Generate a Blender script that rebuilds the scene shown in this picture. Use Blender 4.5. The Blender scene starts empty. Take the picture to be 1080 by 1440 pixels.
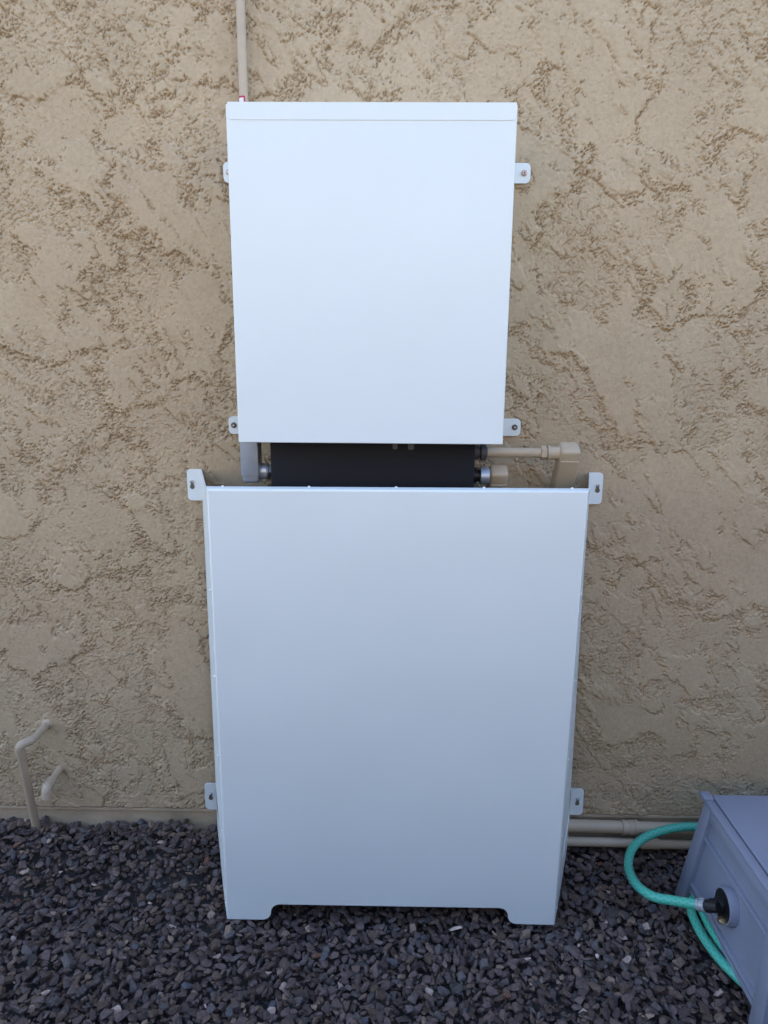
import bpy, bmesh, math, random
import numpy as np
from mathutils import Vector, Matrix

SC = bpy.context.scene
COL = SC.collection

# ------------------------------------------------------------------ camera
cam_data = bpy.data.cameras.new('camera')
cam_data.sensor_fit = 'HORIZONTAL'
cam_data.sensor_width = 36.0
cam_data.lens = 36.0 * 999.9 / 1080.0
cam_data.clip_start = 0.02
cam_data.clip_end = 500.0
cam = bpy.data.objects.new('camera', cam_data)
COL.objects.link(cam)
_fw = Vector((-0.01260448, 0.97486034, -0.22245999))
_rt = Vector((0.99987319, 0.01445348, 0.00668543))
_up = Vector((-0.00973269, 0.22234752, 0.9749189))
_m = Matrix((_rt, _up, -_fw)).transposed().to_4x4()
_m.translation = Vector((0.0086, -1.7629, 1.3643))
cam.matrix_world = _m
SC.camera = cam

# ------------------------------------------------------------------ sky, sun, exposure
SUN_ELEV = math.radians(42.0)
SUN_AZ = math.radians(-38.0)          # behind the house, towards the left
world = bpy.data.worlds.new('World')
SC.world = world
world.use_nodes = True
wn = world.node_tree.nodes
bg = wn['Background']
sky = wn.new('ShaderNodeTexSky')
sky.sky_type = 'NISHITA'
sky.sun_disc = False
sky.sun_elevation = SUN_ELEV
sky.sun_rotation = SUN_AZ
sky.air_density = 1.0
sky.dust_density = 1.1
sky.ozone_density = 1.0
world.node_tree.links.new(sky.outputs[0], bg.inputs[0])
bg.inputs[1].default_value = 0.15

sun_data = bpy.data.lights.new('sun', 'SUN')
sun_data.energy = 3.2
sun_data.angle = math.radians(0.53)
sun_data.color = (1.0, 0.94, 0.86)
sun = bpy.data.objects.new('sun', sun_data)
COL.objects.link(sun)
_sd = Vector((math.sin(SUN_AZ) * math.cos(SUN_ELEV), math.cos(SUN_AZ) * math.cos(SUN_ELEV), math.sin(SUN_ELEV)))
sun.rotation_euler = _sd.to_track_quat('Z', 'Y').to_euler()
sun.location = (0, 6, 8)

SC.view_settings.view_transform = 'Standard'
SC.view_settings.look = 'None'
SC.view_settings.gamma = 1.0
SC.view_settings.use_curve_mapping = False
SC.view_settings.exposure = 2.42
SC.render.engine = 'CYCLES'
SC.cycles.use_denoising = True
SC.cycles.max_bounces = 8
SC.cycles.diffuse_bounces = 5

rng = np.random.default_rng(11)
random.seed(5)


# ------------------------------------------------------------------ materials
def mat(name, color, rough=0.6, metal=0.0, var=0.0, var_scale=6.0, bump=0.0, bump_scale=200.0, spec=0.5, coat=0.0,
        bump_detail=4.0, var2=None):
    m = bpy.data.materials.new(name)
    m.use_nodes = True
    nt = m.node_tree
    b = nt.nodes['Principled BSDF']
    b.inputs['Base Color'].default_value = (*color, 1)
    b.inputs['Roughness'].default_value = rough
    b.inputs['Metallic'].default_value = metal
    b.inputs['Specular IOR Level'].default_value = spec
    b.inputs['Coat Weight'].default_value = coat
    tc = nt.nodes.new('ShaderNodeTexCoord')
    geo = nt.nodes.new('ShaderNodeNewGeometry')
    if var > 0:
        n = nt.nodes.new('ShaderNodeTexNoise')
        n.inputs['Scale'].default_value = var_scale
        n.inputs['Detail'].default_value = 6
        nt.links.new(geo.outputs['Position'], n.inputs['Vector'])
        r = nt.nodes.new('ShaderNodeValToRGB')
        c2 = var2 or tuple(min(1, c * (1 + var)) for c in color)
        r.color_ramp.elements[0].color = (*[c * (1 - var) for c in color], 1)
        r.color_ramp.elements[1].color = (*c2, 1)
        r.color_ramp.elements[0].position = 0.3
        r.color_ramp.elements[1].position = 0.7
        nt.links.new(n.outputs['Fac'], r.inputs['Fac'])
        nt.links.new(r.outputs['Color'], b.inputs['Base Color'])
        mr = nt.nodes.new('ShaderNodeMapRange')
        mr.inputs['To Min'].default_value = max(0, rough - 0.08)
        mr.inputs['To Max'].default_value = min(1, rough + 0.08)
        nt.links.new(n.outputs['Fac'], mr.inputs['Value'])
        nt.links.new(mr.outputs[0], b.inputs['Roughness'])
    if bump > 0:
        n2 = nt.nodes.new('ShaderNodeTexNoise')
        n2.inputs['Scale'].default_value = bump_scale
        n2.inputs['Detail'].default_value = bump_detail
        nt.links.new(geo.outputs['Position'], n2.inputs['Vector'])
        bp = nt.nodes.new('ShaderNodeBump')
        bp.inputs['Strength'].default_value = 1.0
        bp.inputs['Distance'].default_value = bump
        nt.links.new(n2.outputs['Fac'], bp.inputs['Height'])
        nt.links.new(bp.outputs['Normal'], b.inputs['Normal'])
    return m


def add_waviness(m, scale, dist):
    nt = m.node_tree
    b = nt.nodes['Principled BSDF']
    geo = nt.nodes.new('ShaderNodeNewGeometry')
    n = nt.nodes.new('ShaderNodeTexNoise'); n.inputs['Scale'].default_value = scale; n.inputs['Detail'].default_value = 1.0
    nt.links.new(geo.outputs['Position'], n.inputs['Vector'])
    bp = nt.nodes.new('ShaderNodeBump'); bp.inputs['Distance'].default_value = dist
    nt.links.new(n.outputs['Fac'], bp.inputs['Height'])
    prev = b.inputs['Normal'].links[0].from_socket if b.inputs['Normal'].links else None
    if prev:
        nt.links.new(prev, bp.inputs['Normal'])
    nt.links.new(bp.outputs['Normal'], b.inputs['Normal'])


def mat_stucco():
    m = mat('stucco', (0.40, 0.315, 0.225), 0.85, spec=0.25)
    nt = m.node_tree
    b = nt.nodes['Principled BSDF']
    geo = nt.nodes.new('ShaderNodeNewGeometry')
    n1 = nt.nodes.new('ShaderNodeTexNoise'); n1.inputs['Scale'].default_value = 5.0; n1.inputs['Detail'].default_value = 8
    n1.inputs['Roughness'].default_value = 0.65
    n2 = nt.nodes.new('ShaderNodeTexNoise'); n2.inputs['Scale'].default_value = 110.0; n2.inputs['Detail'].default_value = 5
    for n in (n1, n2):
        nt.links.new(geo.outputs['Position'], n.inputs['Vector'])
    r = nt.nodes.new('ShaderNodeValToRGB')
    r.color_ramp.elements[0].position = 0.3; r.color_ramp.elements[0].color = (0.440, 0.334, 0.214, 1)
    r.color_ramp.elements[1].position = 0.7; r.color_ramp.elements[1].color = (0.505, 0.388, 0.250, 1)
    nt.links.new(n1.outputs['Fac'], r.inputs['Fac'])
    mx = nt.nodes.new('ShaderNodeMix'); mx.data_type = 'RGBA'; mx.blend_type = 'MULTIPLY'
    r2 = nt.nodes.new('ShaderNodeValToRGB')
    r2.color_ramp.elements[0].position = 0.3; r2.color_ramp.elements[0].color = (0.88, 0.87, 0.86, 1)
    r2.color_ramp.elements[1].position = 0.62; r2.color_ramp.elements[1].color = (1.0, 1.0, 1.0, 1)
    nt.links.new(n2.outputs['Fac'], r2.inputs['Fac'])
    mx.inputs['Factor'].default_value = 1.0
    nt.links.new(r.outputs['Color'], mx.inputs['A']); nt.links.new(r2.outputs['Color'], mx.inputs['B'])
    nt.links.new(mx.outputs['Result'], b.inputs['Base Color'])
    n3 = nt.nodes.new('ShaderNodeTexNoise'); n3.inputs['Scale'].default_value = 260.0; n3.inputs['Detail'].default_value = 6
    nt.links.new(geo.outputs['Position'], n3.inputs['Vector'])
    bp = nt.nodes.new('ShaderNodeBump'); bp.inputs['Strength'].default_value = 1.0; bp.inputs['Distance'].default_value = 0.0007
    nt.links.new(n3.outputs['Fac'], bp.inputs['Height'])
    # coarser crumble between the smooth trowelled patches
    at = nt.nodes.new('ShaderNodeAttribute'); at.attribute_name = 'crumble'
    n4 = nt.nodes.new('ShaderNodeTexNoise'); n4.inputs['Scale'].default_value = 150.0; n4.inputs['Detail'].default_value = 4
    n4.inputs['Roughness'].default_value = 0.7; n4.inputs['Distortion'].default_value = 0.6
    nt.links.new(geo.outputs['Position'], n4.inputs['Vector'])
    mu = nt.nodes.new('ShaderNodeMath'); mu.operation = 'MULTIPLY'
    nt.links.new(n4.outputs['Fac'], mu.inputs[0]); nt.links.new(at.outputs['Fac'], mu.inputs[1])
    bp2 = nt.nodes.new('ShaderNodeBump'); bp2.inputs['Strength'].default_value = 1.0; bp2.inputs['Distance'].default_value = 0.0020
    nt.links.new(mu.outputs[0], bp2.inputs['Height'])
    nt.links.new(bp.outputs['Normal'], bp2.inputs['Normal'])
    nt.links.new(bp2.outputs['Normal'], b.inputs['Normal'])
    return m


def mat_stone():
    m = mat('stone', (0.06, 0.055, 0.06), 0.7, spec=0.35)
    nt = m.node_tree
    b = nt.nodes['Principled BSDF']
    at = nt.nodes.new('ShaderNodeAttribute'); at.attribute_name = 'stone_color'
    geo = nt.nodes.new('ShaderNodeNewGeometry')
    n = nt.nodes.new('ShaderNodeTexNoise'); n.inputs['Scale'].default_value = 130.0; n.inputs['Detail'].default_value = 6
    nt.links.new(geo.outputs['Position'], n.inputs['Vector'])
    r = nt.nodes.new('ShaderNodeValToRGB')
    r.color_ramp.elements[0].position = 0.25; r.color_ramp.elements[0].color = (0.72, 0.70, 0.70, 1)
    r.color_ramp.elements[1].position = 0.75; r.color_ramp.elements[1].color = (1.28, 1.27, 1.25, 1)
    nt.links.new(n.outputs['Fac'], r.inputs['Fac'])
    mx = nt.nodes.new('ShaderNodeMix'); mx.data_type = 'RGBA'; mx.blend_type = 'MULTIPLY'
    mx.inputs['Factor'].default_value = 1.0
    nt.links.new(at.outputs['Color'], mx.inputs['A']); nt.links.new(r.outputs['Color'], mx.inputs['B'])
    nt.links.new(mx.outputs['Result'], b.inputs['Base Color'])
    n3 = nt.nodes.new('ShaderNodeTexNoise'); n3.inputs['Scale'].default_value = 210.0; n3.inputs['Detail'].default_value = 5
    nt.links.new(geo.outputs['Position'], n3.inputs['Vector'])
    bp = nt.nodes.new('ShaderNodeBump'); bp.inputs['Distance'].default_value = 0.002
    nt.links.new(n3.outputs['Fac'], bp.inputs['Height'])
    nt.links.new(bp.outputs['Normal'], b.inputs['Normal'])
    return m


def mat_hose():
    m = mat('hose_green', (0.012, 0.27, 0.185), 0.42, spec=0.5)
    nt = m.node_tree
    b = nt.nodes['Principled BSDF']
    uv = nt.nodes.new('ShaderNodeTexCoord')
    mp = nt.nodes.new('ShaderNodeMapping')
    nt.links.new(uv.outputs['UV'], mp.inputs['Vector'])
    fac = []
    for sgn in (1, -1):
        w = nt.nodes.new('ShaderNodeTexWave'); w.wave_type = 'BANDS'; w.bands_direction = 'DIAGONAL'
        mpp = nt.nodes.new('ShaderNodeMapping')
        mpp.inputs['Scale'].default_value = (12.0 * sgn, 90.0, 1)
        nt.links.new(uv.outputs['UV'], mpp.inputs['Vector'])
        nt.links.new(mpp.outputs[0], w.inputs['Vector'])
        w.inputs['Scale'].default_value = 0.35
        fac.append(w)
    mxx = nt.nodes.new('ShaderNodeMath'); mxx.operation = 'MAXIMUM'
    nt.links.new(fac[0].outputs['Fac'], mxx.inputs[0]); nt.links.new(fac[1].outputs['Fac'], mxx.inputs[1])
    r = nt.nodes.new('ShaderNodeValToRGB')
    r.color_ramp.elements[0].color = (0.035, 0.32, 0.225, 1)
    r.color_ramp.elements[1].color = (0.085, 0.45, 0.335, 1)
    nt.links.new(mxx.outputs[0], r.inputs['Fac'])
    nt.links.new(r.outputs['Color'], b.inputs['Base Color'])
    return m


M = {
    'stucco': mat_stucco(),
    'stone': mat_stone(),
    'hose': mat_hose(),
    'foundation': mat('foundation_paint', (0.42, 0.325, 0.22), 0.8, var=0.2, var_scale=11, bump=0.0015, bump_scale=120),
    'soil': mat('soil', (0.05, 0.043, 0.041), 0.95, var=0.3, var_scale=40, bump=0.01, bump_scale=60),
    'white': mat('white_powder_coat', (0.730, 0.760, 0.740), 0.48, var=0.012, var_scale=3.0, bump=0.00012, bump_scale=900, spec=0.4),
    'dark': mat('dark_enclosure_paint', (0.006, 0.007, 0.012), 0.6, spec=0.22, var=0.1, bump=0.0001, bump_scale=1200),
    'clip': mat('dark_grey_plastic', (0.075, 0.075, 0.08), 0.5),
    'black': mat('black_rubber', (0.008, 0.008, 0.009), 0.5),
    'tan': mat('tan_conduit_paint', (0.47, 0.375, 0.265), 0.5, var=0.05, var_scale=25, bump=0.0003, bump_scale=250),
    'tan2': mat('tan_pipe_paint', (0.46, 0.36, 0.255), 0.55, var=0.06, var_scale=20, bump=0.0004, bump_scale=180),
    'grey_metal': mat('cast_grey_metal', (0.50, 0.55, 0.64), 0.36, metal=0.55, var=0.06, var_scale=30, bump=0.0002, bump_scale=500),
    'zinc': mat('zinc_plated_steel', (0.55, 0.56, 0.58), 0.3, metal=1.0, var=0.08, var_scale=60),
    'screw': mat('screw_steel', (0.42, 0.36, 0.32), 0.4, metal=0.9),
    'hole': mat('hole_shadow_steel', (0.12, 0.10, 0.08), 0.6),
    'red': mat('red_print', (0.45, 0.02, 0.05), 0.5),
    'paper': mat('white_print', (0.75, 0.72, 0.72), 0.5),
    'resin': mat('grey_blue_resin', (0.222, 0.236, 0.300), 0.45, var=0.05, var_scale=9, bump=0.0004, bump_scale=160),
    'clear': mat('cloudy_plastic', (0.30, 0.33, 0.35), 0.25, spec=0.7),
    'brass': mat('brass', (0.72, 0.58, 0.36), 0.3, metal=1.0),
    'block': mat('painted_block', (0.40, 0.33, 0.25), 0.85, var=0.1, var_scale=3, bump=0.004, bump_scale=60),
    'cream': mat('cream_stucco', (0.40, 0.345, 0.28), 0.9, var=0.06, var_scale=3, bump=0.004, bump_scale=60),
    'dark_block': mat('unseen_wall_block', (0.34, 0.34, 0.34), 0.9, var=0.15, var_scale=3, bump=0.004, bump_scale=60),
    'roof': mat('roof_tile', (0.25, 0.16, 0.11), 0.8, var=0.2, var_scale=5),
}


add_waviness(M['white'], 3.2, 0.006)
add_waviness(M['resin'], 7.0, 0.003)


# ------------------------------------------------------------------ helpers
def tag(o, label=None, cat=None, group=None, kind=None):
    if label: o['label'] = label
    if cat: o['category'] = cat
    if group: o['group'] = group
    if kind: o['kind'] = kind
    return o


def thing(name, loc, label, cat, group=None):
    o = bpy.data.objects.new(name, None)
    o.empty_display_size = 0.05
    o.location = loc
    COL.objects.link(o)
    tag(o, label, cat, group)
    return o


def obj(name, bm, material, parent=None, smooth=None, recalc=True):
    if recalc:
        bmesh.ops.recalc_face_normals(bm, faces=bm.faces)
    me = bpy.data.meshes.new(name)
    bm.to_mesh(me)
    bm.free()
    me.materials.append(material)
    if smooth is not None:
        for p in me.polygons:
            p.use_smooth = True
        try:
            me.set_sharp_from_angle(angle=math.radians(smooth))
        except Exception:
            pass
    o = bpy.data.objects.new(name, me)
    COL.objects.link(o)
    if parent is not None:
        put_under(o, parent)
    return o


def world_loc(o):
    v = Vector(o.location)
    while o.parent is not None:
        o = o.parent
        v = v + Vector(o.location)
    return v


def put_under(o, parent):
    # geometry is written in world coordinates; the parent only carries a translation
    o.parent = parent
    o.location = Vector(o.location) - world_loc(parent)


def bm_new():
    return bmesh.new()


def add_box(bm, c, h, axes=None, bevel=0.0, seg=2):
    """box: centre c, half sizes h, optional three axis vectors"""
    t = bmesh.new()
    bmesh.ops.create_cube(t, size=2.0)
    for v in t.verts:
        v.co = Vector((v.co.x * h[0], v.co.y * h[1], v.co.z * h[2]))
    if bevel > 0:
        bmesh.ops.bevel(t, geom=list(t.edges), offset=bevel, segments=seg, profile=0.5, affect='EDGES')
    mtx = Matrix.Identity(3) if axes is None else Matrix([Vector(a).normalized() for a in axes]).transposed()
    for v in t.verts:
        v.co = mtx @ v.co + Vector(c)
    merge(bm, t)


def merge(bm, t):
    me = bpy.data.meshes.new('tmp')
    t.to_mesh(me)
    t.free()
    bm.from_mesh(me)
    bpy.data.meshes.remove(me)


def add_bx(bm, x0, x1, y0, y1, z0, z1, bevel=0.0, seg=2):
    add_box(bm, ((x0 + x1) / 2, (y0 + y1) / 2, (z0 + z1) / 2), ((x1 - x0) / 2, (y1 - y0) / 2, (z1 - z0) / 2), None, bevel, seg)


def frame_of(d):
    d = Vector(d).normalized()
    a = Vector((0, 0, 1)) if abs(d.z) < 0.9 else Vector((1, 0, 0))
    u = d.cross(a).normalized()
    return u, d.cross(u).normalized(), d


def add_rings(bm, p0, d, prof, n=20, rot=0.0):
    """lathe: profile list of (distance along d, radius), closed by end caps"""
    u, v, d = frame_of(d)
    p0 = Vector(p0)
    rings = []
    for s, r in prof:
        rings.append([bm.verts.new(p0 + d * s + (u * math.cos(rot + 2 * math.pi * k / n) + v * math.sin(rot + 2 * math.pi * k / n)) * r) for k in range(n)])
    for a, b in zip(rings, rings[1:]):
        for k in range(n):
            bm.faces.new((a[k], a[(k + 1) % n], b[(k + 1) % n], b[k]))
    bm.faces.new(rings[0][::-1])
    bm.faces.new(rings[-1])


def catmull(pts, n=10):
    P = [Vector(p) for p in pts]
    P = [P[0] * 2 - P[1]] + P + [P[-1] * 2 - P[-2]]
    out = []
    for i in range(1, len(P) - 2):
        a, b, c, d = P[i - 1], P[i], P[i + 1], P[i + 2]
        for k in range(n):
            t = k / n
            out.append(0.5 * ((2 * b) + (c - a) * t + (2 * a - 5 * b + 4 * c - d) * t * t + (3 * b - a - 3 * c + d) * t ** 3))
    out.append(P[-2])
    return out


def add_tube(bm, pts, r, n=16, uv=False, caps=True):
    pts = [Vector(p) for p in pts]
    L = len(pts)
    tang = []
    for i in range(L):
        tang.append((pts[min(i + 1, L - 1)] - pts[max(i - 1, 0)]).normalized())
    u, v, _ = frame_of(tang[0])
    rings, dist, acc = [], [], 0.0
    for i in range(L):
        if i:
            q = tang[i - 1].rotation_difference(tang[i])
            u = (q @ u).normalized()
            acc += (pts[i] - pts[i - 1]).length
        w = tang[i].cross(u).normalized()
        rr = r[i] if isinstance(r, (list, tuple)) else r
        rings.append([bm.verts.new(pts[i] + (u * math.cos(2 * math.pi * k / n) + w * math.sin(2 * math.pi * k / n)) * rr) for k in range(n)])
        dist.append(acc)
    lay = bm.loops.layers.uv.new('UVMap') if uv else None
    for i in range(L - 1):
        for k in range(n):
            f = bm.faces.new((rings[i][k], rings[i][(k + 1) % n], rings[i + 1][(k + 1) % n], rings[i + 1][k]))
            if uv:
                uvs = ((k / n, dist[i]), ((k + 1) / n, dist[i]), ((k + 1) / n, dist[i + 1]), (k / n, dist[i + 1]))
                for lp, c in zip(f.loops, uvs):
                    lp[lay].uv = c
    if caps:
        bm.faces.new(rings[0][::-1])
        bm.faces.new(rings[-1])


def add_prism(bm, outline, axis_fn, d0, d1):
    """outline of (a, b); axis_fn(a, b, d) -> point; extruded from d0 to d1"""
    A = [bm.verts.new(axis_fn(a, b, d0)) for a, b in outline]
    B = [bm.verts.new(axis_fn(a, b, d1)) for a, b in outline]
    bm.faces.new(A)
    bm.faces.new(B[::-1])
    n = len(A)
    for k in range(n):
        bm.faces.new((A[k], B[k], B[(k + 1) % n], A[(k + 1) % n]))


def arc(cx, cy, r, a0, a1, n=6):
    return [(cx + r * math.cos(math.radians(a0 + (a1 - a0) * k / n)), cy + r * math.sin(math.radians(a0 + (a1 - a0) * k / n))) for k in range(n + 1)]


def grid_mesh(name, co, nx, ny, smooth=True, keep=None):
    """mesh from an (ny*nx, 3) array of vertices laid out in rows"""
    idx = np.arange(nx * ny).reshape(ny, nx)
    q = np.stack([idx[:-1, :-1], idx[:-1, 1:], idx[1:, 1:], idx[1:, :-1]], -1).reshape(-1, 4).astype(np.int32)
    if keep is not None:
        q = q[keep.reshape(-1)]
    return quick_mesh(name, co, q, smooth)


def quick_mesh(name, co, faces, smooth):
    me = bpy.data.meshes.new(name)
    nf, k = faces.shape
    me.vertices.add(len(co))
    me.vertices.foreach_set('co', np.ascontiguousarray(co, dtype=np.float32).ravel())
    me.loops.add(nf * k)
    me.loops.foreach_set('vertex_index', faces.ravel().astype(np.int32))
    me.polygons.add(nf)
    me.polygons.foreach_set('loop_start', (np.arange(nf) * k).astype(np.int32))
    me.polygons.foreach_set('use_smooth', np.full(nf, smooth, dtype=bool))
    me.update(calc_edges=True)
    me.validate()
    return me


def link_mesh(name, me, material, parent=None):
    me.materials.append(material)
    o = bpy.data.objects.new(name, me)
    COL.objects.link(o)
    if parent is not None:
        put_under(o, parent)
    return o


# ------------------------------------------------------------------ the stucco wall of the house
def spectral(shape, dx, wl0, wl1, slope, seed, aniso=1.0, ang=0.0):
    r = np.random.default_rng(seed)
    f = np.fft.rfft2(r.standard_normal(shape))
    ky = np.fft.fftfreq(shape[0], dx)[:, None]
    kx = np.fft.rfftfreq(shape[1], dx)[None, :]
    ca, sa = math.cos(ang), math.sin(ang)
    k = np.sqrt(((kx * ca + ky * sa) * aniso) ** 2 + ((-kx * sa + ky * ca)) ** 2) + 1e-9
    amp = k ** (-slope) * np.exp(-(k * wl0) ** 2 * 0.6) * (1 - np.exp(-(k * wl1) ** 2))
    h = np.fft.irfft2(f * amp, s=shape)
    return (h - h.mean()) / h.std()


def sstep(x):
    x = np.clip(x, 0, 1)
    return x * x * (3 - 2 * x)


def edge_dist(F, t, dx):
    gy, gx = np.gradient(F, dx)
    g = np.sqrt(gx * gx + gy * gy)
    # soften the gradient so that flat spots do not spike
    return (F - t) / (g + 0.35 * g.mean())


WX0, WX1, WZ0, WZ1, WD = -1.22, 1.22, 0.0935, 2.17, 0.00195


def stucco_height():
    nx = int(round((WX1 - WX0) / WD)) + 1
    nz = int(round((WZ1 - WZ0) / WD)) + 1
    sh = (nz, nx)
    X = np.linspace(WX0, WX1, nx)[None, :]
    Z = np.linspace(WZ0, WZ1, nz)[:, None]
    low = sstep((0.75 - Z) / 0.6) * np.ones(sh)              # brushed horizontal strokes lower down
    A = spectral(sh, WD, 0.010, 0.38, 1.95, 1) + 0.17 * spectral(sh, WD, 0.004, 0.02, 1.0, 2)
    A2 = spectral(sh, WD, 0.008, 0.30, 1.9, 12, aniso=0.42, ang=0.65) + 0.15 * spectral(sh, WD, 0.004, 0.02, 1.0, 22)
    B = spectral(sh, WD, 0.004, 0.030, 1.3, 3)
    B2 = spectral(sh, WD, 0.004, 0.018, 1.1, 4)
    big = spectral(sh, WD, 0.05, 0.6, 1.5, 5)
    msk = spectral(sh, WD, 0.006, 0.05, 1.2, 6)
    mskL = spectral(sh, WD, 0.02, 0.12, 1.3, 61)
    tro = spectral(sh, WD, 0.003, 0.02, 0.8, 7, aniso=0.10, ang=0.05)
    tro2 = spectral(sh, WD, 0.003, 0.02, 0.8, 8, aniso=0.12, ang=-0.9)
    und = spectral(sh, WD, 0.08, 0.5, 2.0, 9)
    fine = spectral(sh, WD, 0.003, 0.01, 0.5, 10)
    e = 0.0030
    dA = edge_dist(A, 0.12, WD)
    sA = sstep(dA / e * 0.5 + 0.5)
    dA2 = edge_dist(A2, 0.70, WD)
    sA2 = sstep(dA2 / e * 0.5 + 0.5)
    dB = edge_dist(B, 0.30, WD)
    sB = sstep(dB / e * 0.5 + 0.5)
    dC = edge_dist(B2, 0.7, WD)
    sC = sstep(dC / e * 0.5 + 0.5)
    rough = sstep(0.50 + 0.40 * big + 0.22 * msk)            # where the knocked-down lace is dense

    def shade_groove(F, d, w, off):
        """narrow trowel groove under the ledges, cut mostly on one side to shape in shade"""
        gy, gx = np.gradient(F)
        g = np.sqrt(gx * gx + gy * gy) + 1e-9
        side = sstep(0.5 + 0.75 * (0.80 * gy - 0.45 * gx) / g)  # one-sided bias shapes in the shade of light from above
        return np.exp(-((d + off) / w) ** 2) * (0.12 + 0.88 * side)
    H = 0.0030 * sA + 0.0024 * sA2
    H += (1 - sA) * (1 - 0.8 * sA2) * rough * (0.0012 * sB + 0.0004 * sC)
    H += (1 - rough) * 0.0003 * sB * (1 - sA)
    H -= 0.0074 * shade_groove(A, dA, 0.0012, 0.0015) * sstep(mskL * 0.8 + 0.75)
    H -= 0.0066 * shade_groove(A2, dA2, 0.0012, 0.0015) * sstep(-mskL * 0.8 + 0.45)
    H -= 0.0047 * shade_groove(B, dB, 0.0010, 0.0013) * (0.10 + 0.90 * rough) * (1 - 0.95 * sA) * sstep(mskL * 0.5 + msk * 0.6 + 0.44)
    pin = spectral(sh, WD, 0.0035, 0.012, 0.6, 31)
    H -= 0.0030 * sstep((pin - 2.35) / 0.5)                  # scattered pinholes
    H += 0.00013 * fine * (0.3 + rough) + 0.0012 * und
    H += 0.00014 * tro * (0.4 + 1.0 * low) * (0.4 + 0.6 * (1 - rough)) + 0.00010 * tro2 * (1 - low)
    H -= np.percentile(H, 99.9)
    return np.minimum(H, 0.0), nx, nz, (0.25 + 0.75 * rough) * (1 - 0.92 * sA) * (1 - 0.7 * sA2)


def build_house():
    root = thing('house', (0, 0.1, 0), 'tan stucco house wall with rough skip trowel texture behind the white covers', 'house')
    H, nx, nz, crumb = stucco_height()
    X, Z = np.meshgrid(np.linspace(WX0, WX1, nx), np.linspace(WZ0, WZ1, nz))
    Hn = H.copy()
    # the bottom edge turns back over the weep screed
    Hn[0, :] = -0.011
    co = np.stack([X, -Hn, Z], -1).reshape(-1, 3)
    Xc, Zc = X[:-1, :-1], Z[:-1, :-1]
    keep = ~(((Xc > -0.17) & (Xc < 0.10) & (Zc > 1.30) & (Zc < 1.70)) | ((Xc > -0.33) & (Xc < 0.36) & (Zc > 0.20) & (Zc < 0.92)))
    wme = grid_mesh('stucco_wall', co, nx, nz, keep=keep)
    at = wme.attributes.new('crumble', 'FLOAT', 'POINT')
    at.data.foreach_set('value', crumb.astype(np.float32).ravel())
    link_mesh('stucco_wall', wme, M['stucco'], root)
    # the same wall going on beyond
    bm = bm_new()
    yb = 0.0040
    add_bx(bm, -6.0, WX0, yb, 0.25, WZ0, 5.6)
    add_bx(bm, WX1, 6.0, yb, 0.25, WZ0, 5.6)
    add_bx(bm, WX0, WX1, yb, 0.25, WZ1, 5.6)  # unseen upper storey, made tall enough to keep the yard in shade
    add_bx(bm, WX0, WX1, 0.03, 0.25, WZ0 + 0.02, WZ1)
    obj('wall_continuation', bm, M['stucco'], root)
    bm = bm_new()
    add_bx(bm, -6.0, 6.0, 0.013, 0.3, -0.3, WZ0 - 0.0006)
    obj('foundation', bm, M['foundation'], root)
    bm = bm_new()
    add_bx(bm, -6.0, 6.0, 0.0052, 0.0128, WZ0 - 0.0075, WZ0 - 0.0008)
    obj('weep_screed', bm, M['foundation'], root)
    bm = bm_new()   # pitched roof above, unseen, added with the upper storey for shade
    pts = [(-6.3, -0.30, 5.6), (6.3, -0.30, 5.6), (6.3, 4.2, 7.1), (-6.3, 4.2, 7.1)]
    lo = [bm.verts.new((x, y, z)) for x, y, z in pts]
    hi = [bm.verts.new((x, y, z + 0.14)) for x, y, z in pts]
    bm.faces.new(lo); bm.faces.new(hi[::-1])
    for k in range(4):
        bm.faces.new((lo[k], lo[(k + 1) % 4], hi[(k + 1) % 4], hi[k]))
    obj('roof', bm, M['roof'], root)
    return root


house = build_house()

# unseen wall added behind the camera: it shades the lower part of the scene
gw = bm_new()
add_bx(gw, -7.0, 2.2, -2.40, -2.20, -0.2, 1.02)
add_bx(gw, 2.003, 2.2, -2.20, -0.25, -0.2, 1.55)  # return added to block sky light from the right
unseen_wall = obj('unseen_wall', gw, M['dark_block'])
tag(unseen_wall, 'unseen grey block wall added behind the camera to shade the yard', 'wall')


# unseen house added beyond that wall: its sunlit stucco throws warm light back
root = thing('unseen_house', (0, -6.3, 0), 'unseen tan stucco house added beyond the block wall to bounce warm light', 'house')
bm = bm_new()
add_bx(bm, -7.0, 7.0, -10.0, -6.2, -0.2, 3.8)
obj('stucco_wall', bm, M['cream'], root)
bm = bm_new()
lo = [bm.verts.new(p) for p in ((-7.4, -6.0, 3.8), (7.4, -6.0, 3.8), (7.4, -10.4, 5.0), (-7.4, -10.4, 5.0))]
hi = [bm.verts.new(v.co + Vector((0, 0, 0.14))) for v in lo]
bm.faces.new(lo); bm.faces.new(hi[::-1])
for k in range(4):
    bm.faces.new((lo[k], lo[(k + 1) % 4], hi[(k + 1) % 4], hi[k]))
obj('roof', bm, M['roof'], root)


# ------------------------------------------------------------------ ground and gravel
def ground_z(x, y):
    """top of the gravel bed"""
    x = np.asarray(x, float); y = np.asarray(y, float)
    left = sstep((-0.35 - x) / 0.25)
    bank = sstep((y + 0.27) / 0.19)
    z = bank * (0.012 + 0.056 * left) - 0.014 * left * sstep((y + 0.05) / 0.05) + 0.006 * np.sin(x * 7.3 + 1.1) * np.cos(y * 9.0 + x * 3) + 0.004 * np.sin(x * 17 + y * 13)
    return z - 0.004


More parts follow.
